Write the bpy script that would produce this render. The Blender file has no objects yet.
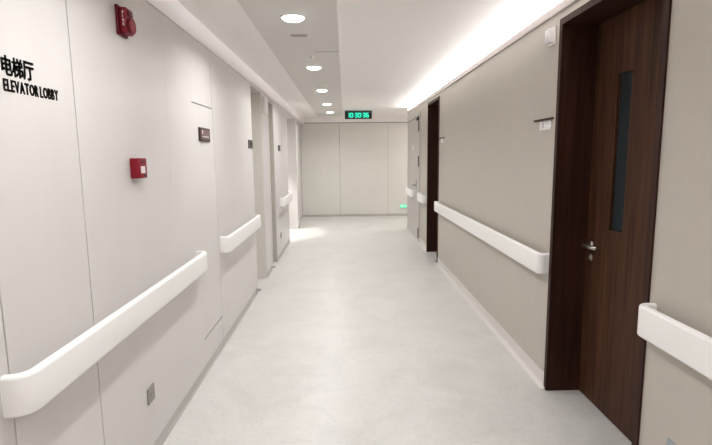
import bpy, bmesh, math
from mathutils import Matrix, Vector

SC = bpy.context.scene
COL = SC.collection
PI = math.pi

# ------------------------------------------------------------------ camera
EYE = 1.57
RT = ((0.99966904, -0.01340746, 0.02195569),
      (-0.02358046, -0.13635655, 0.99037915),
      (-0.01028466, -0.99056909, -0.13662757))   # columns: image right, image down, forward
cd = bpy.data.cameras.new('camera')
cam = bpy.data.objects.new('camera', cd)
COL.objects.link(cam)
m = Matrix.Identity(4)
for i in range(3):
    m[i][0] = RT[i][0]
    m[i][1] = -RT[i][1]
    m[i][2] = -RT[i][2]
m[2][3] = EYE
cam.matrix_world = m
cd.sensor_width = 36.0
cd.sensor_fit = 'HORIZONTAL'
cd.lens = 36.0 * 483.0 / 712.0
cd.clip_start = 0.05
SC.camera = cam

# ------------------------------------------------------------------ world, exposure, lamps' strengths
w = bpy.data.worlds.new('world')
SC.world = w
w.use_nodes = True
w.node_tree.nodes['Background'].inputs[0].default_value = (0.8, 0.8, 0.82, 1)
w.node_tree.nodes['Background'].inputs[1].default_value = 0.3
SC.view_settings.view_transform = 'Standard'
SC.view_settings.look = 'None'
SC.view_settings.gamma = 1.0
SC.view_settings.use_curve_mapping = False
SC.view_settings.exposure = 0.22
DOWN_W = 12.5        # each downlight
COVE_W = 230.0      # the whole cove strip
SIDE_W = 50.0       # lamp in the side passage on the left
DOWN_C = (0.99, 1.0, 1.0)
COVE_C = (0.99, 0.985, 1.0)
SC.cycles.max_bounces = 10
SC.cycles.diffuse_bounces = 8


def area(name, loc, sx, sy, watt, color, rot=(0, 0, 0), shape='RECTANGLE', parent=None, spread=PI):
    l = bpy.data.lights.new(name, 'AREA')
    l.shape = shape
    l.size = sx
    if shape in ('RECTANGLE', 'ELLIPSE'):
        l.size_y = sy
    l.energy = watt
    l.color = color
    l.spread = spread
    o = bpy.data.objects.new(name, l)
    COL.objects.link(o)
    o.location = loc
    o.rotation_euler = rot
    if parent:
        o.parent = parent
    return o


# ------------------------------------------------------------------ key dimensions
XL, XR = -1.03, 1.335
Y0, YF = -3.0, 12.6
PT = 2.385          # top of the left wall panels
CL, CS, CR = 2.545, 2.535, 2.56     # ceiling heights: left, lowered strip, right
COVE_Y1 = 10.30


# ------------------------------------------------------------------ materials
def mat(name, col, rough=0.5, var=0.0, vscale=4.0, bump=0.0, bscale=60.0, metal=0.0, spec=0.5, stretch=(1, 1, 1), emit=None, estr=0.0, coat=0.0):
    ma = bpy.data.materials.new(name)
    ma.use_nodes = True
    nt = ma.node_tree
    b = nt.nodes['Principled BSDF']
    b.inputs['Roughness'].default_value = rough
    b.inputs['Metallic'].default_value = metal
    b.inputs['Specular IOR Level'].default_value = spec
    b.inputs['Coat Weight'].default_value = coat
    tc = nt.nodes.new('ShaderNodeTexCoord')
    mp = nt.nodes.new('ShaderNodeMapping')
    mp.inputs['Scale'].default_value = stretch
    nt.links.new(tc.outputs['Object'], mp.inputs['Vector'])
    no = nt.nodes.new('ShaderNodeTexNoise')
    no.inputs['Scale'].default_value = vscale
    no.inputs['Detail'].default_value = 5
    nt.links.new(mp.outputs[0], no.inputs['Vector'])
    cr = nt.nodes.new('ShaderNodeValToRGB')
    cr.color_ramp.elements[0].position = 0.3
    cr.color_ramp.elements[1].position = 0.7
    cr.color_ramp.elements[0].color = tuple(c * (1 - var) for c in col) + (1,)
    cr.color_ramp.elements[1].color = tuple(min(1, c * (1 + var)) for c in col) + (1,)
    nt.links.new(no.outputs['Fac'], cr.inputs['Fac'])
    nt.links.new(cr.outputs['Color'], b.inputs['Base Color'])
    if bump:
        n2 = nt.nodes.new('ShaderNodeTexNoise')
        n2.inputs['Scale'].default_value = bscale
        n2.inputs['Detail'].default_value = 3
        nt.links.new(mp.outputs[0], n2.inputs['Vector'])
        bp = nt.nodes.new('ShaderNodeBump')
        bp.inputs['Strength'].default_value = bump
        bp.inputs['Distance'].default_value = 0.002
        nt.links.new(n2.outputs['Fac'], bp.inputs['Height'])
        nt.links.new(bp.outputs['Normal'], b.inputs['Normal'])
    if emit:
        b.inputs['Emission Color'].default_value = emit + (1,)
        b.inputs['Emission Strength'].default_value = estr
    return ma


def wood(name, dark, light, rough=0.35):
    ma = bpy.data.materials.new(name)
    ma.use_nodes = True
    nt = ma.node_tree
    b = nt.nodes['Principled BSDF']
    b.inputs['Roughness'].default_value = rough
    b.inputs['Specular IOR Level'].default_value = 0.15
    tc = nt.nodes.new('ShaderNodeTexCoord')
    mp = nt.nodes.new('ShaderNodeMapping')
    mp.inputs['Scale'].default_value = (14, 14, 0.7)
    nt.links.new(tc.outputs['Object'], mp.inputs['Vector'])
    no = nt.nodes.new('ShaderNodeTexNoise')
    no.inputs['Scale'].default_value = 2.2
    no.inputs['Detail'].default_value = 8
    no.inputs['Distortion'].default_value = 0.6
    nt.links.new(mp.outputs[0], no.inputs['Vector'])
    cr = nt.nodes.new('ShaderNodeValToRGB')
    cr.color_ramp.elements[0].position = 0.32
    cr.color_ramp.elements[1].position = 0.72
    cr.color_ramp.elements[0].color = dark + (1,)
    cr.color_ramp.elements[1].color = light + (1,)
    nt.links.new(no.outputs['Fac'], cr.inputs['Fac'])
    nt.links.new(cr.outputs['Color'], b.inputs['Base Color'])
    return ma


def floor_mat():
    ma = mat('vinyl_floor', (0.66, 0.635, 0.61), rough=0.30, var=0.0, coat=0.0, spec=0.5)
    nt = ma.node_tree
    b = nt.nodes['Principled BSDF']
    tc = nt.nodes.new('ShaderNodeTexCoord')
    a = nt.nodes.new('ShaderNodeTexNoise')
    a.inputs['Scale'].default_value = 2.3
    a.inputs['Detail'].default_value = 9
    a.inputs['Roughness'].default_value = 0.7
    a.inputs['Distortion'].default_value = 0.8
    nt.links.new(tc.outputs['Object'], a.inputs['Vector'])
    cr = nt.nodes.new('ShaderNodeValToRGB')
    e = cr.color_ramp.elements
    e[0].position, e[0].color = 0.30, (0.55, 0.537, 0.515, 1)
    e[1].position, e[1].color = 0.66, (0.65, 0.635, 0.612, 1)
    nt.links.new(a.outputs['Fac'], cr.inputs['Fac'])
    f2 = nt.nodes.new('ShaderNodeTexNoise')
    f2.inputs['Scale'].default_value = 45
    f2.inputs['Detail'].default_value = 4
    nt.links.new(tc.outputs['Object'], f2.inputs['Vector'])
    c2 = nt.nodes.new('ShaderNodeValToRGB')
    c2.color_ramp.elements[0].position, c2.color_ramp.elements[0].color = 0.28, (0.86, 0.86, 0.86, 1)
    c2.color_ramp.elements[1].position, c2.color_ramp.elements[1].color = 0.45, (1, 1, 1, 1)
    nt.links.new(f2.outputs['Fac'], c2.inputs['Fac'])
    mx = nt.nodes.new('ShaderNodeMix')
    mx.data_type = 'RGBA'
    mx.blend_type = 'MULTIPLY'
    mx.inputs['Factor'].default_value = 1.0
    nt.links.new(cr.outputs['Color'], mx.inputs['A'])
    nt.links.new(c2.outputs['Color'], mx.inputs['B'])
    nt.links.new(mx.outputs['Result'], b.inputs['Base Color'])
    rr = nt.nodes.new('ShaderNodeMapRange')
    rr.inputs['To Min'].default_value = 0.26
    rr.inputs['To Max'].default_value = 0.42
    nt.links.new(a.outputs['Fac'], rr.inputs['Value'])
    nt.links.new(rr.outputs[0], b.inputs['Roughness'])
    return ma


M = {}
M['floor'] = floor_mat()
M['panel'] = mat('white_wall_panel', (0.635, 0.608, 0.592), 0.32, var=0.015, vscale=3, stretch=(1, 2.5, 0.3))
M['backing'] = mat('panel_joint_backing', (0.10, 0.095, 0.09), 0.9)
M['plaster'] = mat('painted_plaster', (0.66, 0.625, 0.60), 0.8, var=0.01)
M['fascia'] = mat('white_fascia_paint', (0.88, 0.845, 0.845), 0.6, var=0.01)
M['ceil'] = mat('ceiling_paint', (0.85, 0.825, 0.805), 0.9, var=0.008)
M['strip'] = mat('ceiling_strip_paint', (0.66, 0.64, 0.61), 0.9, var=0.008)
M['taupe'] = mat('taupe_wall_covering', (0.475, 0.438, 0.387), 0.45, var=0.02, vscale=20, bump=0.25, bscale=160, stretch=(1, 1, 0.5))
M['far'] = mat('far_wall_panel', (0.72, 0.705, 0.665), 0.4, var=0.012)
M['base_grey'] = mat('grey_skirting', (0.49, 0.47, 0.45), 0.5)
M['base_white'] = mat('pale_coved_skirting', (0.66, 0.63, 0.60), 0.35)
M['lip'] = mat('cove_lip_paint', (0.50, 0.45, 0.43), 0.6)
M['rail'] = mat('white_vinyl_rail', (0.87, 0.855, 0.84), 0.32, var=0.006)
M['railend'] = mat('white_moulded_plastic', (0.87, 0.855, 0.84), 0.3, var=0.006)
M['bracket'] = mat('grey_aluminium', (0.45, 0.45, 0.45), 0.4, metal=0.7)
M['wood'] = wood('dark_walnut_veneer', (0.030, 0.012, 0.006), (0.085, 0.036, 0.018), 0.5)
M['wood_frame'] = wood('dark_walnut_frame', (0.024, 0.008, 0.005), (0.050, 0.018, 0.010), 0.5)
M['glass'] = mat('dark_blue_glass', (0.022, 0.030, 0.033), 0.15, spec=0.5)
M['hinge'] = mat('dark_steel_hinge', (0.16, 0.15, 0.14), 0.45, metal=0.6)
M['steel'] = mat('brushed_steel', (0.55, 0.52, 0.48), 0.28, metal=1.0)
M['red'] = mat('red_plastic', (0.185, 0.004, 0.014), 0.45, spec=0.25)
M['red2'] = mat('dark_red_plastic', (0.10, 0.002, 0.010), 0.45, spec=0.25)
M['white'] = mat('white_plastic', (0.78, 0.77, 0.76), 0.4)
M['numeral'] = mat('bright_white_numeral', (0.93, 0.92, 0.93), 0.4)
M['offwhite'] = mat('offwhite_plastic', (0.74, 0.73, 0.73), 0.4)
M['black'] = mat('black_letter_acrylic', (0.008, 0.0075, 0.0075), 0.6, spec=0.2)
M['sign_brown'] = mat('brown_sign_plate', (0.045, 0.028, 0.026), 0.6, spec=0.2)
M['sign_face'] = mat('mauve_sign_face', (0.13, 0.085, 0.08), 0.6, spec=0.2)
M['sign_pale'] = mat('pale_sign_ink', (0.55, 0.48, 0.46), 0.5)
M['sign_grey'] = mat('grey_sign_plate', (0.13, 0.125, 0.12), 0.6, spec=0.2)
M['outlet'] = mat('grey_outlet_plate', (0.27, 0.245, 0.225), 0.4)
M['outlet_blue'] = mat('blue_grey_outlet_plate', (0.30, 0.335, 0.36), 0.4)
M['slot'] = mat('vent_slot_shade', (0.22, 0.20, 0.19), 0.8)
M['dark'] = mat('dark_slot', (0.03, 0.03, 0.03), 0.7)
M['door_grey'] = mat('grey_door_laminate', (0.47, 0.445, 0.415), 0.4, var=0.01)
M['door_beige'] = mat('beige_door_laminate', (0.68, 0.65, 0.61), 0.45, var=0.01)
M['lamp'] = mat('lit_diffuser', (0.9, 0.9, 0.9), 0.5, emit=(1.0, 0.98, 0.96), estr=14.0)
M['led'] = mat('lit_cove_strip', (0.9, 0.9, 0.9), 0.5, emit=(1.0, 0.97, 0.95), estr=4.0)
M['clock_green'] = mat('lit_green_digits', (0.0, 0.3, 0.2), 0.5, emit=(0.02, 1.0, 0.62), estr=1.1)
M['clock_face'] = mat('clock_face', (0.006, 0.02, 0.016), 0.3)
M['exit_green'] = mat('lit_exit_green', (0.02, 0.35, 0.18), 0.4, emit=(0.05, 0.9, 0.45), estr=0.75)
M['exit_white'] = mat('lit_exit_white', (0.8, 0.9, 0.85), 0.4, emit=(0.75, 1.0, 0.88), estr=0.9)


# ------------------------------------------------------------------ mesh helpers
class MB:
    """collects shapes that become ONE mesh object"""
    def __init__(self):
        self.bm = bmesh.new()

    def box(self, x0, x1, y0, y1, z0, z1, bev=0.0, seg=2):
        r = bmesh.ops.create_cube(self.bm, size=1.0)
        vs = r['verts']
        mt = Matrix.Translation(((x0 + x1) / 2, (y0 + y1) / 2, (z0 + z1) / 2)) @ Matrix.Diagonal((abs(x1 - x0), abs(y1 - y0), abs(z1 - z0), 1))
        bmesh.ops.transform(self.bm, matrix=mt, verts=vs)
        if bev:
            es = list({e for v in vs for e in v.link_edges})
            bmesh.ops.bevel(self.bm, geom=es, offset=bev, segments=seg, affect='EDGES', profile=0.5)
        return self

    def cyl(self, c, r0, r1, h, axis='z', n=28, bev=0.0):
        r = bmesh.ops.create_cone(self.bm, cap_ends=True, segments=n, radius1=r0, radius2=r1, depth=h)
        vs = r['verts']
        rot = {'z': Matrix.Identity(4), 'x': Matrix.Rotation(PI / 2, 4, 'Y'), 'y': Matrix.Rotation(-PI / 2, 4, 'X')}[axis]
        bmesh.ops.transform(self.bm, matrix=Matrix.Translation(c) @ rot, verts=vs)
        if bev:
            es = [e for e in {e for v in vs for e in v.link_edges} if len(e.link_faces) == 2 and any(len(f.verts) > 4 for f in e.link_faces)]
            bmesh.ops.bevel(self.bm, geom=es, offset=bev, segments=2, affect='EDGES', profile=0.5)
        return self

    def lathe(self, prof, c, n=36, axis='z'):
        rot = {'z': Matrix.Identity(4), 'x': Matrix.Rotation(PI / 2, 4, 'Y'), '-x': Matrix.Rotation(-PI / 2, 4, 'Y')}[axis]
        mt = Matrix.Translation(c) @ rot
        rings = []
        for r, z in prof:
            rings.append([self.bm.verts.new(mt @ Vector((r * math.cos(2 * PI * k / n), r * math.sin(2 * PI * k / n), z))) for k in range(n)])
        for a, b in zip(rings, rings[1:]):
            for k in range(n):
                self.bm.faces.new((a[k], a[(k + 1) % n], b[(k + 1) % n], b[k]))
        for rg in (rings[0], rings[-1]):
            try:
                self.bm.faces.new(rg)
            except ValueError:
                pass
        return self

    def sweep(self, path, prof, cap=True):
        """path: [(origin, outward vector, up vector)]; prof: [(outward, up)]"""
        rings = [[self.bm.verts.new(Vector(o) + Vector(u) * a + Vector(v) * b) for a, b in prof] for o, u, v in path]
        n = len(prof)
        for a, b in zip(rings, rings[1:]):
            for k in range(n):
                self.bm.faces.new((a[k], a[(k + 1) % n], b[(k + 1) % n], b[k]))
        if cap:
            self.bm.faces.new(rings[0])
            self.bm.faces.new(rings[-1])
        return self

    def build(self, name, material, parent=None, smooth=False, loc=None):
        bmesh.ops.recalc_face_normals(self.bm, faces=self.bm.faces)
        me = bpy.data.meshes.new(name)
        if loc is not None:
            bmesh.ops.translate(self.bm, verts=self.bm.verts, vec=-Vector(loc))
        self.bm.to_mesh(me)
        self.bm.free()
        me.materials.append(material)
        if smooth:
            for p in me.polygons:
                p.use_smooth = True
            try:
                me.set_sharp_from_angle(angle=math.radians(40))
            except Exception:
                pass
        o = bpy.data.objects.new(name, me)
        COL.objects.link(o)
        if loc is not None:
            o.location = loc
        if parent:
            o.parent = parent
            o.matrix_parent_inverse = Matrix.Translation(parent.location).inverted() if loc is None else Matrix.Identity(4)
        return o


def thing(name, label, cat, loc, group=None, kind=None):
    o = bpy.data.objects.new(name, None)
    o.empty_display_size = 0.1
    COL.objects.link(o)
    o.location = loc
    return tag(o, label, cat, group, kind)


def tag(o, label, cat, group=None, kind=None):
    o['label'] = label
    o['category'] = cat
    if group:
        o['group'] = group
    if kind:
        o['kind'] = kind
    return o


def struct(o):
    o['kind'] = 'structure'
    return o


def glyph(ch, height, depth, bold=0.0, width=None, thick=0.0):
    """mesh of one character: lower left corner at the origin in x/y, thickness along z, cap height = height"""
    cu = bpy.data.curves.new('glyph', 'FONT')
    cu.body = ch
    cu.size = 1.0
    cu.extrude = 0.02
    cu.offset = bold
    cu.resolution_u = 3
    ob = bpy.data.objects.new('glyph', cu)
    COL.objects.link(ob)
    dg = bpy.context.evaluated_depsgraph_get()
    dg.update()
    me = bpy.data.meshes.new_from_object(ob.evaluated_get(dg))
    bpy.data.objects.remove(ob)
    bpy.data.curves.remove(cu)
    xs = [v.co.x for v in me.vertices]
    ys = [v.co.y for v in me.vertices]
    zs = [v.co.z for v in me.vertices]
    sy = height / (max(ys) - min(ys))
    sx = sy if width is None else width / (max(xs) - min(xs))
    sz = depth / (max(zs) - min(zs))
    for v in me.vertices:
        v.co = ((v.co.x - min(xs)) * sx, (v.co.y - min(ys)) * sy, (v.co.z - min(zs)) * sz)
    if thick:
        bm = bmesh.new()
        for dx, dy in ((-1, 0), (1, 0), (0, -1), (0, 1), (-.7, -.7), (.7, .7), (-.7, .7), (.7, -.7)):
            m2 = me.copy()
            for v in m2.vertices:
                v.co.x += dx * thick
                v.co.y += dy * thick
            bm.from_mesh(m2)
            bpy.data.meshes.remove(m2)
        bm.to_mesh(me)
        bm.free()
    return me, (max(xs) - min(xs)) * sx


def letters(text, name, x, ystart, z, height, depth, material, parent, total, side, bold=0.0, gap=0.14, thick=0.0):
    """letters standing on a side wall: side 'L' reads along +Y facing +X, side 'R' reads along -Y facing -X, 'F' reads along +X facing -Y"""
    items = []
    for ch in text:
        items.append(None if ch == ' ' else glyph(ch, height, depth, bold, None, thick))
    g = height * gap
    raw = sum((height * 0.32 if it is None else it[1] + g) for it in items) - g
    k = total / raw
    pos = 0.0
    for it in items:
        if it is None:
            pos += height * 0.32 * k
            continue
        me, wd = it
        for v in me.vertices:
            v.co.x *= k
        me.materials.clear()
        me.materials.append(material)
        o = bpy.data.objects.new(name, me)
        COL.objects.link(o)
        if side == 'L':
            R = Matrix(((0, 0, 1, x), (1, 0, 0, ystart + pos), (0, 1, 0, z), (0, 0, 0, 1)))
        elif side == 'R':
            R = Matrix(((0, 0, -1, x), (-1, 0, 0, ystart - pos), (0, 1, 0, z), (0, 0, 0, 1)))
        else:
            R = Matrix(((1, 0, 0, ystart + pos), (0, 0, -1, x), (0, 1, 0, z), (0, 0, 0, 1)))
        o.parent = parent
        o.matrix_parent_inverse = Matrix.Translation(parent.location).inverted()
        o.matrix_basis = R
        pos += (wd + g) * k


# ================================================================== STRUCTURE
fl = MB()
fl.box(-3.3, 3.3, Y0 - 0.2, YF + 0.2, -0.12, 0.0)
struct(fl.build('floor', M['floor']))

# ---- left wall: backing, plaster body, thin white panels with open joints
SEG = [(Y0, 5.50), (6.20, 6.63), (7.20, 8.85), (10.47, 10.85)]
b = MB()
for y0, y1 in SEG:
    x0 = -1.75 if y1 < 8 else -3.2
    if y0 == 10.47 or y0 == 7.20:
        b.box(-3.2, XL - 0.012, y0, y1, 0, 2.70)
        if y0 == 10.47:
            b.box(-3.2, XL - 0.097, y1, YF, 0, 2.70)
    else:
        b.box(x0, XL - 0.012, y0, y1, 0, 2.70)
wl = struct(b.build('wall_left', M['backing']))
p = MB()
G = 0.0025


def panel(y0, y1, z0, z1, t=0.012):
    p.box(XL - t, XL, y0 + G, y1 - G, z0 + (G if z0 > 0.1 else 0), z1 - (G if z1 < PT else 0), bev=0.0012, seg=1)


BH = 0.07
seams = [Y0, -1.96, -0.98, 0.46, 1.42, 1.92]
for a, c in zip(seams, seams[1:]):
    panel(a, c, BH, PT)
# bay with the two access hatches
HY0, HY1 = 3.375, 3.885
p.box(XL - 0.012, XL, 1.92 + G, 2.90 - 0.0005, BH, PT)
p.box(XL - 0.012, XL, 2.90 + 0.0005, HY0, BH, PT)
p.box(XL - 0.012, XL, HY0, HY1 - G, 0.262 + 0.007, 1.944 - 0.004)
p.box(XL - 0.012, XL, 3.885 + 0.004, 5.50 - G, BH, PT)
panel(6.20, 6.63, BH, PT)
panel(7.20, 8.85, BH, PT)
panel(10.47, 10.85, BH, PT)
p.box(XL - 0.097, XL - 0.085, 10.85, 11.7 - G, BH, 2.40)
p.box(XL - 0.097, XL - 0.085, 11.7 + G, YF, BH, 2.40)
p.box(XL - 0.09, XL - 0.001, 10.85, 10.854, BH, PT)
# painted returns of the openings
for yy, s in ((5.50, 1), (6.20, -1), (6.63, 1), (7.20, -1), (8.85, 1), (10.47, -1)):
    far = -1.74 if yy < 8 else -3.2
    p.box(far, XL - 0.0005, min(yy, yy + s * 0.004), max(yy, yy + s * 0.004), 0, PT)
wp = struct(p.build('wall_left', M['panel']))

# upper band above the panels, in front of a shadow gap, plus heads of the openings
b = MB()
b.box(XL - 0.30, XL - 0.002, Y0, YF, PT + 0.007, CL + 0.1)
struct(b.build('trim_1', M['fascia']))
b = MB()
for y0, y1 in ((5.50, 6.20), (6.63, 7.20), (8.85, 10.47), (10.854, YF)):
    b.box(-1.35 if y1 < 12 else XL - 0.085, XL, y0, y1, 2.355, PT)
struct(b.build('trim_2', M['panel']))

# skirting left
b = MB()
b.box(XL - 0.097, XL - 0.083, 10.852, YF - 0.014, 0, BH)
for y0, y1 in SEG:
    b.box(XL - 0.012, XL - 0.001, y0, y1, 0, BH)
    b.box(XL - 0.002, XL + 0.004, y0, y1, 0, 0.012)
struct(b.build('baseboard_left', M['base_grey']))

# recess closing walls (behind the doors on the left) and the side passage
b = MB()
b.box(-1.90, -1.75, 5.3, 7.4, 0, 2.7)
b.box(-3.4, -3.2, 8.6, 10.7, 0, 2.7)
struct(b.build('wall_left', M['plaster']))

# ---- right wall
DOORS_R = [(2.045, 3.04), (6.87, 7.77)]
b = MB()
for y0, y1 in ((Y0, 2.045), (3.04, 6.87), (7.77, COVE_Y1)):
    b.box(XR, 1.62, y0, y1, 0, 2.43)
for y0, y1 in DOORS_R:
    b.box(XR, 1.62, y0, y1, 2.365, 2.43)
struct(b.build('wall_right', M['taupe']))
b = MB()
b.box(1.62, 1.75, Y0, COVE_Y1, 0, 2.70)
b.box(1.75, 3.3, COVE_Y1 - 0.15, COVE_Y1, 0, 2.70)
b.box(1.335, 1.75, COVE_Y1 - 0.02, COVE_Y1, 2.43, 2.62)
b.box(3.2, 3.3, COVE_Y1, YF, 0, 2.70)
struct(b.build('wall_right', M['plaster']))
b = MB()
b.box(XR - 0.014, XR + 0.012, Y0, COVE_Y1, 2.43, 2.486, bev=0.003, seg=1)
struct(b.build('trim_3', M['lip']))
b = MB()
for y0, y1 in ((Y0, 2.045), (3.04, 6.87), (7.77, COVE_Y1)):
    prof = [(0, 0), (-0.035, 0), (-0.018, 0.004), (-0.008, 0.014), (-0.004, 0.03), (-0.004, 0.10), (0, 0.10)]
    b.sweep([((XR, y0, 0), (1, 0, 0), (0, 0, 1)), ((XR, y1, 0), (1, 0, 0), (0, 0, 1))], prof)
struct(b.build('baseboard_right', M['base_white']))

# ---- far wall and back wall
b = MB()
b.box(-3.3, 3.3, YF, YF + 0.2, 0, 2.75)
struct(b.build('wall_far', M['backing']))
b = MB()
for x0, x1 in ((XL - 0.085, -0.122), (-0.122, 1.125), (1.125, 2.37), (2.37, 3.2)):
    b.box(x0 + G, x1 - G, YF - 0.012, YF, 0.05, 2.405, bev=0.001, seg=1)
struct(b.build('wall_far', M['far']))
b = MB()
b.box(XL - 0.085, 3.2, YF - 0.014, YF, 2.42, 2.66)
struct(b.build('trim_4', M['fascia']))
b = MB()
b.box(XL - 0.085, 3.2, YF - 0.014, YF, 0, 0.046)
struct(b.build('baseboard_far', M['base_grey']))
b = MB()
b.box(-1.8, 1.8, Y0 - 0.2, Y0, 0, 2.75)
struct(b.build('wall_back', M['plaster']))

# ---- ceiling: left margin, lowered strip for the downlights, right field running over the cove
b = MB()
b.box(-1.34, -0.655, Y0, YF, CL, CL + 0.16)
b.box(-0.655, -0.035, 11.97, YF, CL, CL + 0.16)
b.box(-0.035, 1.75, Y0, YF, CR, CR + 0.10)
b.box(1.75, 3.3, COVE_Y1 - 0.15, YF, 2.50, 2.7)
b.box(-3.4, -1.33, 8.6, 10.7, 2.40, 2.7)
b.box(-1.9, -1.33, 5.3, 7.4, 2.40, 2.7)
struct(b.build('ceiling', M['ceil']))
LIGHTS_Y = [-2.1, -0.24, 1.65, 3.545, 5.46, 7.31, 9.23, 10.90]
LXS = {3.545: -0.346, 5.46: -0.320, 7.31: -0.318, 9.23: -0.314, 10.90: -0.307}
b = MB()
b.box(-0.655, -0.035, Y0, 11.97, CS, CR + 0.06)
struct(b.build('ceiling', M['strip']))


# ================================================================== LAMPS
def downlight(y, label, grp):
    LX = LXS[y]
    t = thing('downlight', label, 'ceiling light', (LX, y, CS), grp)
    MB().lathe([(0.086, 0.0), (0.088, -0.004), (0.084, -0.008), (0.077, -0.009), (0.075, -0.004), (0.075, 0.0)], (LX, y, CS), 40).build('trim_ring', M['white'], t, True)
    MB().lathe([(0.0755, 0.0), (0.075, -0.006), (0.069, -0.015), (0.055, -0.022), (0.030, -0.026), (0.004, -0.027)], (LX, y, CS), 40).build('diffuser', M['lamp'], t, True)  # domed low so its shape stands in for the lamp's bloom
    area('downlight_lamp', (0, 0, -0.029), 0.13, 0.13, DOWN_W, DOWN_C, shape='DISK', parent=t, spread=math.radians(150))
    return t


ordn = {3.545: 'nearest and largest lit round downlight in the lowered ceiling strip',
        5.46: 'second lit round downlight from the front, beyond the small ceiling vent',
        7.31: 'third of the five lit round downlights, midway down the ceiling strip',
        9.23: 'fourth of the five lit round downlights, second from the far end',
        10.90: 'farthest small lit round downlight, near the hanging green clock'}
for y in LIGHTS_Y:
    if y in ordn:
        downlight(y, ordn[y], 'round downlights along the ceiling strip')
# behind the camera the same row goes on (outside the frame)
    else:
        area('corridor_lamp', (-0.34, y, CS - 0.006), 0.13, 0.13, DOWN_W, DOWN_C, shape='DISK', spread=math.radians(150))

ct = thing('cove_light', 'long glowing light strip hidden in the cove above the taupe right wall', 'cove light', (1.44, (Y0 + COVE_Y1) / 2, 2.43))
MB().box(1.425, 1.470, Y0 + 0.02, COVE_Y1 - 0.04, 2.43, 2.470).build('strip_base', M['white'], ct)
MB().box(1.432, 1.463, Y0 + 0.03, COVE_Y1 - 0.05, 2.470, 2.478, bev=0.002, seg=1).build('diffuser', M['led'], ct)
area('cove_lamp', (0.005, 0, 0.058), 0.03, COVE_Y1 - Y0 - 0.1, COVE_W, COVE_C, rot=(0, PI - math.radians(14), 0), parent=ct)

sl = bpy.data.lights.new('passage_lamp', 'SPOT')
sl.energy = SIDE_W * 4
sl.color = (1.0, 0.97, 0.94)
sl.spot_size = math.radians(62)
area('passage_fill', (-2.3, 9.6, 2.36), 0.5, 0.5, 9.0, (1.0, 0.98, 0.95))  # added soft fill, lifts the passage walls outside the spot's cone
sl.spot_blend = 0.5
sl.shadow_soft_size = 0.05
so = bpy.data.objects.new('passage_lamp', sl)
COL.objects.link(so)
so.location = (-1.62, 9.95, 2.33)
area('far_end_fill', (2.7, 11.3, 2.48), 0.4, 0.4, 26.0, (1.0, 0.97, 0.94))  # unseen fill light added round the corner to brighten the far end


# ================================================================== HANDRAILS
def rail_prof(th=0.032, z0=0.785, z1=0.925, r=0.013):
    pts = []
    h = z1 - z0
    for cx, cz, a0 in ((-r, r, -90), (-r, h - r, 0), (-th + 0.008, h - 0.008, 90), (-th + 0.008, 0.008, 180)):
        rr = r if cx == -r else 0.008
        for k in range(5):
            a = math.radians(a0 + 90 * k / 4)
            pts.append((cx + rr * math.cos(a), cz + rr * math.sin(a)))
    return pts


def handrail(ya, yb, side, label, z0=0.785, z1=0.925, xw=None, grp='white wall handrails', R=0.048):
    s = 1 if side == 'L' else -1
    xw = xw if xw is not None else (XL if side == 'L' else XR)
    D = 0.080
    t = thing('handrail', label, 'handrail', (xw, (ya + yb) / 2, z0), grp)
    prof = rail_prof(z0=z0, z1=z1)
    up = (0, 0, 1)

    def fr(y, d, ny, nd):
        return ((xw + s * d, y, z0), (s * nd, ny, 0), up)
    MB().sweep([fr(ya + R, D, 0, 1), fr((ya + yb) / 2, D, 0, 1), fr(yb - R, D, 0, 1)], prof).build('rail_cover', M['rail'], t, True)
    for end, sg in ((ya, -1), (yb, 1)):
        path = []
        yc = end - sg * R
        path.append(fr(yc, D, 0, 1))
        for k in range(1, 9):
            a = PI / 2 * k / 8
            path.append(fr(yc + sg * R * math.sin(a), D - R + R * math.cos(a), sg * math.sin(a), math.cos(a)))
        path.append(fr(end, 0.0, sg, 0))
        MB().sweep(path, prof).build('end_cap', M['railend'], t, True)
    n = max(2, int(round((yb - ya) / 0.9)))
    for k in range(n):
        y = ya + 0.18 + (yb - ya - 0.36) * k / (n - 1)
        MB().box(xw, xw + s * (D - 0.031), y - 0.03, y + 0.03, z0 + 0.045, z1 - 0.045, bev=0.003, seg=1).build('wall_bracket', M['bracket'], t)
    return t


handrail(1.375, 3.325, 'L', 'long white handrail on the left wall nearest the camera, below the red call point', z0=0.798, z1=0.930, R=0.07)
handrail(3.93, 5.46, 'L', 'short white handrail on the left wall between the seam and the first doorway')
handrail(7.62, 8.74, 'L', 'farthest white handrail on the left wall, just before the bright side passage')
handrail(-2.2, 2.01, 'R', 'white handrail in the lower right corner, on the near side of the brown door')
handrail(3.065, 6.80, 'R', 'long white handrail on the taupe wall between the two dark brown doors')
handrail(7.80, 8.42, 'R', 'short white handrail between the far dark doorway and the grey door')


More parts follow.
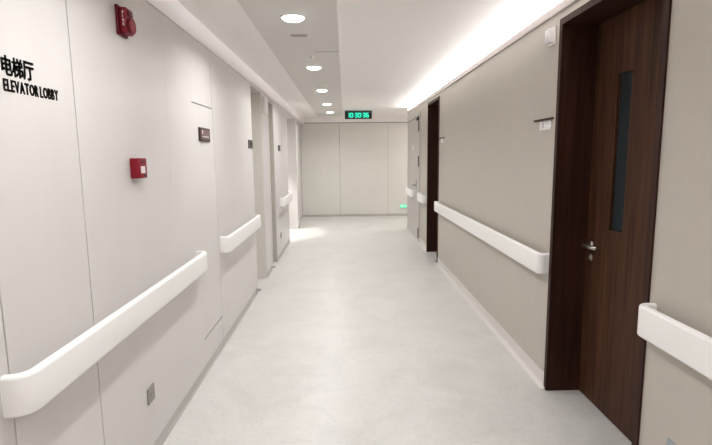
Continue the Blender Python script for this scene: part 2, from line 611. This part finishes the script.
# ================================================================== DOORS ON THE RIGHT
def brown_door(y0, y1, name, label):
    t = thing(name, label, 'door', (1.45, (y0 + y1) / 2, 0), kind='structure')
    f = MB()
    f.box(XR - 0.006, 1.60, y1 - 0.022, y1, 0, 2.365)
    f.box(XR - 0.006, 1.60, y0, y0 + 0.022, 0, 2.365)
    f.box(XR - 0.006, 1.60, y0 + 0.022, y1 - 0.022, 2.343, 2.365)
    f.box(XR - 0.010, XR - 0.0002, y1 - 0.022, y1 + 0.016, 0, 2.381)
    f.box(XR - 0.010, XR - 0.0002, y0 - 0.016, y0 + 0.022, 0, 2.381)
    f.box(XR - 0.010, XR - 0.0002, y0 + 0.022, y1 - 0.022, 2.343, 2.381)
    f.build('door_frame', M['wood_frame'], t)
    ly0, ly1 = y0 + 0.026, y1 - 0.026
    gy0, gy1, gz0, gz1 = ly1 - 0.385, ly1 - 0.250, 1.125, 2.012
    l = MB()
    X0, X1 = 1.545, 1.590
    l.box(X0, X1, ly0, gy0, 0.006, 2.339)
    l.box(X0, X1, gy1, ly1, 0.006, 2.339)
    l.box(X0, X1, gy0, gy1, 0.006, gz0)
    l.box(X0, X1, gy0, gy1, gz1, 2.339)
    leaf = l.build('door_leaf', M['wood'], t)
    MB().box(X0 + 0.016, X0 + 0.024, gy0 - 0.004, gy1 + 0.004, gz0 - 0.004, gz1 + 0.004).build('glass_pane', M['glass'], leaf)
    hz, hy = 1.0, ly1 - 0.062
    h = MB()
    h.lathe([(0.026, 0), (0.026, 0.005), (0.022, 0.009), (0.011, 0.010), (0.0095, 0.052), (0.0095, 0.060)], (X0, hy, hz), 28, '-x')
    # lever bar that curves back at its tip
    path = []
    for k in range(9):
        u = k / 8
        y = hy + 0.010 - 0.135 * u
        x = X0 - 0.055 + 0.018 * u ** 4
        path.append(((x, y, hz), (-1, 0, 0), (0, 0, 1)))
    prof = [(0.007 * math.cos(2 * PI * k / 14), (0.011) * math.sin(2 * PI * k / 14)) for k in range(14)]
    h.sweep(path, prof)
    h.build('door_handle', M['steel'], leaf, True)
    MB().lathe([(0.024, 0), (0.024, 0.005), (0.020, 0.008), (0.011, 0.009), (0.009, 0.013), (0.004, 0.013)], (X0, hy, hz - 0.078), 28, '-x').build('keyhole_plate', M['steel'], leaf, True)
    return t


brown_door(2.045, 3.04, 'door_1', 'large dark brown wooden door with narrow glass slot and lever handle, near right')
brown_door(6.87, 7.77, 'door_2', 'far dark brown door recess on the right wall before the grey door')

# grey door with its own push rail, hinges and closer
t = thing('door_3', 'grey door at the far end of the right wall with white push rail', 'door', (XR, 9.4, 0), kind='structure')
f = MB()
f.box(XR - 0.014, XR - 0.0005, 8.56, 8.64, 0, 2.33)
f.box(XR - 0.014, XR - 0.0005, 10.10, 10.18, 0, 2.33)
f.box(XR - 0.014, XR - 0.0005, 8.64, 10.10, 2.25, 2.33)
f.build('door_frame', M['door_grey'], t)
leaf = MB().box(XR - 0.011, XR - 0.0006, 8.648, 10.092, 0.008, 2.242).build('door_leaf', M['door_grey'], t)
for z in (0.17, 1.46, 2.08):
    MB().cyl((XR - 0.020, 8.644, z), 0.011, 0.011, 0.19, n=16).box(XR - 0.017, XR - 0.010, 8.60, 8.69, z - 0.085, z + 0.085).build('hinge', M['hinge'], t, True)
MB().box(XR - 0.040, XR - 0.008, 8.66, 8.80, 2.185, 2.235, bev=0.006).box(XR - 0.030, XR - 0.02, 8.60, 8.72, 2.235, 2.246).build('door_closer', M['dark'], t)
MB().box(XR - 0.030, XR - 0.011, 9.24, 9.34, 1.66, 1.76, bev=0.004).build('number_plate', M['white'], t)
MB().box(XR - 0.016, XR - 0.0108, 8.93, 8.98, 0.94, 1.12, bev=0.002, seg=1).cyl((XR - 0.04, 8.955, 1.02), 0.009, 0.009, 0.055, 'x', 16).box(XR - 0.075, XR - 0.058, 8.94, 9.07, 1.01, 1.03, bev=0.004).build('door_handle', M['hinge'], leaf)
pr = handrail(9.10, 10.04, 'R', '', xw=XR - 0.0112)
# the push rail belongs to the door: re-parent its pieces below the leaf
for ch in list(pr.children):
    mw = Matrix.Translation(pr.location) @ ch.matrix_parent_inverse
    ch.parent = t
    ch.matrix_parent_inverse = Matrix.Translation(t.location).inverted()
    ch.name = 'push_rail' if ch.name.startswith('rail') else ch.name
bpy.data.objects.remove(pr)

# ---- doors in the two left recesses
t = thing('door_4', 'pale beige door lining in the first recess of the left wall', 'door', (-1.5, 5.85, 0), kind='structure')
f = MB()
f.box(-1.70, XL - 0.004, 6.172, 6.195, 0, 2.352)
f.box(-1.70, XL - 0.004, 5.505, 5.528, 0, 2.352)
f.box(-1.70, -1.36, 5.528, 6.172, 2.32, 2.352)
f.build('door_frame', M['door_beige'], t)
leaf = MB().box(-1.64, -1.60, 5.532, 6.168, 0.006, 2.316).build('door_leaf', M['door_beige'], t)
MB().cyl((-1.575, 6.08, 1.0), 0.01, 0.01, 0.06, 'x', 16).box(-1.555, -1.54, 5.97, 6.09, 0.99, 1.01, bev=0.004).build('door_handle', M['steel'], leaf)
t = thing('door_5', 'pale grey-beige door set shallowly in the second recess of the left wall', 'door', (-1.1, 6.9, 0), kind='structure')
f = MB()
f.box(-1.16, XL - 0.003, 7.152, 7.195, 0, 2.352)
f.box(-1.16, XL - 0.003, 6.635, 6.678, 0, 2.352)
f.box(-1.16, XL - 0.003, 6.678, 7.152, 2.31, 2.352)
f.build('door_frame', M['door_grey'], t)
leaf = MB().box(-1.13, -1.09, 6.682, 7.148, 0.006, 2.306).build('door_leaf', M['door_beige'], t)
MB().cyl((-1.065, 6.74, 1.0), 0.009, 0.009, 0.05, 'x', 16).box(-1.05, -1.035, 6.73, 6.85, 0.99, 1.01, bev=0.004).build('door_handle', M['steel'], leaf)

# access hatches in the left wall
tag(MB().box(XL - 0.012, XL, HY0 + 0.0008, HY1 - G, 1.944 + 0.004, PT).build('access_panel', M['panel']),
    'white access panel with dark lower joint, high on the left wall above the brown sign', 'access panel')
tag(MB().box(XL - 0.012, XL, HY0 + 0.0008, HY1 - G, BH, 0.262 - 0.007).build('access_panel', M['panel']),
    'small white access panel low on the left wall at the skirting', 'access panel')

# ================================================================== LEFT WALL FITTINGS
t = thing('wall_lettering', 'black raised elevator lobby lettering on the white panel at far left', 'sign', (XL, 1.67, 1.76))
letters('电梯厅', 'character', XL, 1.530, 1.826, 0.058, 0.003, M['black'], t, 0.152, 'L', thick=0.0011, gap=0.05)
letters('ELEVATOR LOBBY', 'letter', XL, 1.530, 1.778, 0.035, 0.003, M['black'], t, 0.280, 'L', thick=0.0011, gap=0.22)

# fire alarm sounder with horn and strobe
ay0, ay1, az0, az1 = 2.322, 2.412, 2.130, 2.262
t = thing('fire_alarm_sounder', 'dark red fire alarm sounder high on the left wall', 'fire alarm', (XL, 2.367, az0))
MB().box(XL, XL + 0.013, ay0 - 0.004, ay1 + 0.004, az0, az1, bev=0.004).build('back_plate', M['red2'], t)
body = MB()
body.box(XL + 0.012, XL + 0.046, ay0 + 0.004, ay1 - 0.004, az0 + 0.008, az1 - 0.008, bev=0.010, seg=3)
body = body.build('housing', M['red'], t, True)
MB().lathe([(0.034, 0.0), (0.035, 0.008), (0.033, 0.014), (0.030, 0.016), (0.018, 0.010), (0.005, 0.009)], (XL + 0.045, 2.360, az0 + 0.044), 32, 'x').build('horn', M['red2'], t, True)
MB().lathe([(0.0352, 0.0), (0.0358, 0.003), (0.0358, 0.006), (0.0340, 0.006)], (XL + 0.054, 2.360, az0 + 0.044), 32, 'x').build('horn_ring', M['red'], t, True)
MB().box(XL + 0.044, XL + 0.051, 2.342, 2.392, az1 - 0.046, az1 - 0.022, bev=0.003).build('strobe_lens', M['red2'], t, True)
for k, ch in enumerate('FIRE'):
    me, wd = glyph(ch, 0.012, 0.001, 0.01)
    me.materials.append(M['white'])
    o = bpy.data.objects.new('letter', me)
    COL.objects.link(o)
    o.parent = t
    o.matrix_parent_inverse = Matrix.Translation(t.location).inverted()
    # on the side that faces the camera, one under the other
    o.matrix_basis = Matrix(((1, 0, 0, XL + 0.029), (0, 0, -1, ay0 + 0.0042), (0, 1, 0, az1 - 0.040 - 0.017 * k), (0, 0, 0, 1)))

cy0, cy1, cz0, cz1 = 2.355, 2.448, 1.473, 1.570
t = thing('manual_call_point', 'small red manual fire call point box on the left wall at eye level', 'fire call point', (XL, 2.41, cz0))
MB().box(XL, XL + 0.045, cy0, cy1, cz0, cz1, bev=0.004).build('housing', M['red'], t, True)
MB().box(XL + 0.043, XL + 0.0475, cy0 + 0.018, cy1 - 0.030, cz0 + 0.024, cz0 + 0.058, bev=0.001, seg=1).build('break_window', M['white'], t)
MB().box(XL + 0.043, XL + 0.0470, cy0 + 0.02, cy1 - 0.02, cz0 + 0.072, cz0 + 0.086).build('caption_strip', M['red2'], t)
MB().lathe([(0.006, 0), (0.006, 0.003), (0.002, 0.003)], (XL + 0.044, 2.412, cz0 + 0.014), 16, 'x').build('key_socket', M['dark'], t)

# brown room sign
t = thing('wall_sign', 'brown framed sign plate on the left wall below the access panel', 'sign', (XL, 3.615, 1.685), 'small wall signs')
MB().box(XL, XL + 0.012, 3.490, 3.745, 1.685, 1.783, bev=0.002, seg=1).build('plate', M['sign_brown'], t)
MB().box(XL + 0.011, XL + 0.0135, 3.520, 3.712, 1.700, 1.770).build('face', M['sign_face'], t)
MB().box(XL + 0.0132, XL + 0.0145, 3.535, 3.560, 1.738, 1.765).build('pictogram', M['sign_pale'], t)
MB().box(XL + 0.0132, XL + 0.0145, 3.535, 3.700, 1.716, 1.723).build('caption_line', M['sign_pale'], t)
for yy, z, lb in ((5.26, 1.662, 'small grey sign plate on the left wall beside the first doorway'),
                  (7.60, 1.657, 'small grey sign plate on the left wall past the second doorway')):
    t = thing('wall_sign', lb, 'sign', (XL, yy + 0.1, z), 'small wall signs')
    MB().box(XL, XL + 0.012, yy, yy + 0.20, z, z + 0.092, bev=0.002, seg=1).build('plate', M['sign_grey'], t)
    MB().box(XL + 0.011, XL + 0.0135, yy + 0.03, yy + 0.17, z + 0.02, z + 0.075).build('face', M['sign_brown'], t)

# white fixture on the pier between the recesses
t = thing('wall_fixture', 'white box fitting high on the narrow pier between the two left doorways', 'wall fitting', (XL, 6.42, 2.12))
MB().box(XL, XL + 0.03, 6.30, 6.55, 2.12, 2.33, bev=0.004).build('housing', M['white'], t)
MB().box(XL + 0.029, XL + 0.033, 6.325, 6.525, 2.15, 2.30).build('face', M['white'], t)


def outlet(x, s, y, z, label, ma, wdt=0.084, h=0.086):
    t = thing('wall_outlet', label, 'outlet', (x, y, z - h / 2), 'wall outlets')
    a, c = sorted((x, x + s * 0.008))
    MB().box(a, c, y - wdt / 2, y + wdt / 2, z - h / 2, z + h / 2, bev=0.0025).build('plate', ma, t)
    a, c = sorted((x + s * 0.007, x + s * 0.0095))
    MB().box(a, c, y - wdt * .33, y + wdt * .33, z - h * .33, z + h * .33, bev=0.001, seg=1).build('socket_face', ma, t)
    a, c = sorted((x + s * 0.009, x + s * 0.0099))
    for dy in (-0.012, 0.012):
        MB().box(a, c, y + dy - 0.0015, y + dy + 0.0015, z - 0.006, z + 0.010).build('socket_slot', M['dark'], t)


outlet(XL, 1, 2.40, 0.350, 'grey socket plate low on the left wall under the long handrail', M['outlet'])
outlet(XL, 1, 7.62, 0.330, 'tiny socket plate low on the far left wall under the farthest handrail', M['outlet'])
outlet(XR, -1, 1.80, 0.350, 'blue-grey socket plate low on the near right wall at the bottom edge', M['outlet_blue'])

# ================================================================== RIGHT WALL FITTINGS
t = thing('wall_sensor', 'small white box fitting high on the taupe wall beside the brown door', 'wall fitting', (XR, 3.2, 2.25))
MB().box(XR - 0.012, XR, 3.125, 3.210, 2.255, 2.362, bev=0.002, seg=1).build('back_plate', M['white'], t)
MB().box(XR - 0.042, XR - 0.011, 3.130, 3.202, 2.266, 2.350, bev=0.005).build('housing', M['offwhite'], t, True)

t = thing('room_number_sign', 'dark bar with pale raised room number on the taupe wall beside the brown door', 'sign', (XR, 3.25, 1.73))
MB().box(XR - 0.014, XR, 3.105, 3.40, 1.789, 1.802, bev=0.001, seg=1).build('bar', M['sign_brown'], t)
letters('0310', 'digit', XR, 3.308, 1.727, 0.057, 0.010, M['numeral'], t, 0.185, 'R', bold=0.02, gap=0.16)

t = thing('room_number_sign', 'tiny dark bar sign with a pale strip beside the far dark doorway', 'sign', (XR, 6.66, 1.73))
MB().box(XR - 0.014, XR, 6.50, 6.80, 1.789, 1.804, bev=0.001, seg=1).build('bar', M['sign_brown'], t)
MB().box(XR - 0.009, XR, 6.54, 6.70, 1.735, 1.789, bev=0.001, seg=1).build('number_strip', M['white'], t)

# ================================================================== CEILING FITTINGS
t = thing('ceiling_vent', 'small dark slotted vent in the ceiling strip behind the nearest downlight', 'vent', (-0.35, 4.055, CS))
MB().box(-0.437, -0.267, 3.985, 4.125, CS - 0.003, CS, bev=0.001, seg=1).build('frame', M['strip'], t)
for k in range(4):
    MB().box(-0.417, -0.287, 4.023 + 0.018 * k, 4.033 + 0.018 * k, CS - 0.0040, CS - 0.0025).build('slot', M['slot'], t)
t = thing('sprinkler_head', 'tiny sprinkler head in the ceiling strip before the second downlight', 'sprinkler', (-0.305, 4.88, CS))
MB().lathe([(0.03, 0), (0.03, -0.003), (0.012, -0.006), (0.008, -0.022), (0.022, -0.024), (0.022, -0.027), (0.002, -0.028)], (-0.305, 4.88, CS), 20).build('rosette', M['offwhite'], t, True)
hatch = tag(MB().box(-0.262, -0.040, 4.69, 5.10, CS - 0.0025, CS, bev=0.0008, seg=1).build('ceiling_hatch', M['strip']),
    'flush access hatch in the lowered ceiling strip between the first two downlights', 'ceiling hatch')
MB().box(-0.262, -0.040, 4.680, 4.6895, CS - 0.0022, CS - 0.0002).build('joint', M['slot'], hatch)

# LED clock on the ceiling
CX0, CX1, CZ0, CZ1, CY = 0.020, 0.612, 2.375, 2.547, 10.8
t = thing('led_clock', 'black digital clock with glowing green digits hung from the far ceiling', 'clock', ((CX0 + CX1) / 2, CY, CZ0))
MB().box(CX0, CX1, CY, CY + 0.07, CZ0, CZ1, bev=0.004).build('housing', M['black'], t)
MB().box(CX0 + 0.03, CX1 - 0.03, CY - 0.002, CY + 0.002, CZ0 + 0.012, CZ1 - 0.012).build('display_face', M['clock_face'], t)
for xx in (CX0 + 0.12, CX1 - 0.12):
    MB().cyl((xx, CY + 0.035, (CZ1 + CR) / 2), 0.008, 0.008, CR - CZ1, n=12).build('hanger', M['white'], t)
SEGS = {'0': 'abcdef', '1': 'bc', '2': 'abged', '3': 'abgcd', '4': 'fgbc', '5': 'afgcd', '6': 'afgedc', '7': 'abc', '8': 'abcdefg', '9': 'abcdfg'}


def seven(ch, x, z, wd, h, y, parent):
    q = 0.0155
    mb = MB()
    if ch == ':':
        for k in (0.3, 0.7):
            MB().box(x, x + q, y - 0.004, y, z + h * k - q / 2, z + h * k + q / 2).build('colon_dot', M['clock_green'], parent)
        return
    else:
        for s_ in SEGS[ch]:
            if s_ in 'agd':
                zz = {'a': z + h - q, 'g': z + h / 2 - q / 2, 'd': z}[s_]
                mb.box(x + 0.003, x + wd - 0.003, y - 0.004, y, zz, zz + q)
            else:
                xx = x + wd - q if s_ in 'bc' else x
                zz = z + h / 2 + 0.002 if s_ in 'bf' else z + 0.002
                mb.box(xx, xx + q, y - 0.004, y, zz, zz + h / 2 - 0.004)
    mb.build('digit', M['clock_green'], parent)


x = CX0 + 0.072
for ch in '10:30:36':
    wd = 0.016 if ch == ':' else (0.030 if ch == '1' else 0.056)
    seven(ch, x, CZ0 + 0.028, wd, 0.100, CY - 0.002, t)
    x += wd + 0.0155

# low exit sign on the far wall
t = thing('exit_sign', 'small glowing green exit sign low on the far wall at its right end', 'exit sign', (1.525, YF - 0.014, 0.205))
MB().box(1.43, 1.62, YF - 0.032, YF - 0.012, 0.205, 0.300, bev=0.003, seg=1).build('housing', M['white'], t)
MB().box(1.438, 1.612, YF - 0.0345, YF - 0.031, 0.212, 0.293).build('lit_face', M['exit_green'], t)
ar = MB()
ar.box(1.49, 1.585, YF - 0.0365, YF - 0.034, 0.2465, 0.2585)
for sg in (1, -1):
    ar.sweep([((1.465, YF - 0.0352, 0.2525), (0, 1, 0), (0, 0, 1)), ((1.497, YF - 0.0352, 0.2525 + sg * 0.024), (0, 1, 0), (0, 0, 1))], [(-0.0013, -0.006), (0.0013, -0.006), (0.0013, 0.006), (-0.0013, 0.006)])
ar.build('arrow', M['exit_white'], t)


# door stops by the skirting
def stop(x, y, s, label, z=0.055):
    t = thing('door_stop', label, 'door stop', (x, y, z), 'small door stops')
    MB().lathe([(0.020, 0), (0.020, 0.006), (0.011, 0.010), (0.011, 0.028), (0.017, 0.030), (0.017, 0.042), (0.010, 0.046), (0.002, 0.046)], (x, y, z), 20, 'x' if s > 0 else '-x').build('bumper', M['bracket'], t, True)


stop(XR - 0.004, 6.82, -1, 'small dark door stop at the skirting before the far dark doorway')
stop(XL, 5.44, 1, 'small dark door stop at the skirting before the first left doorway')
stop(XL, 6.59, 1, 'small dark door stop at the pier between the two left doorways')
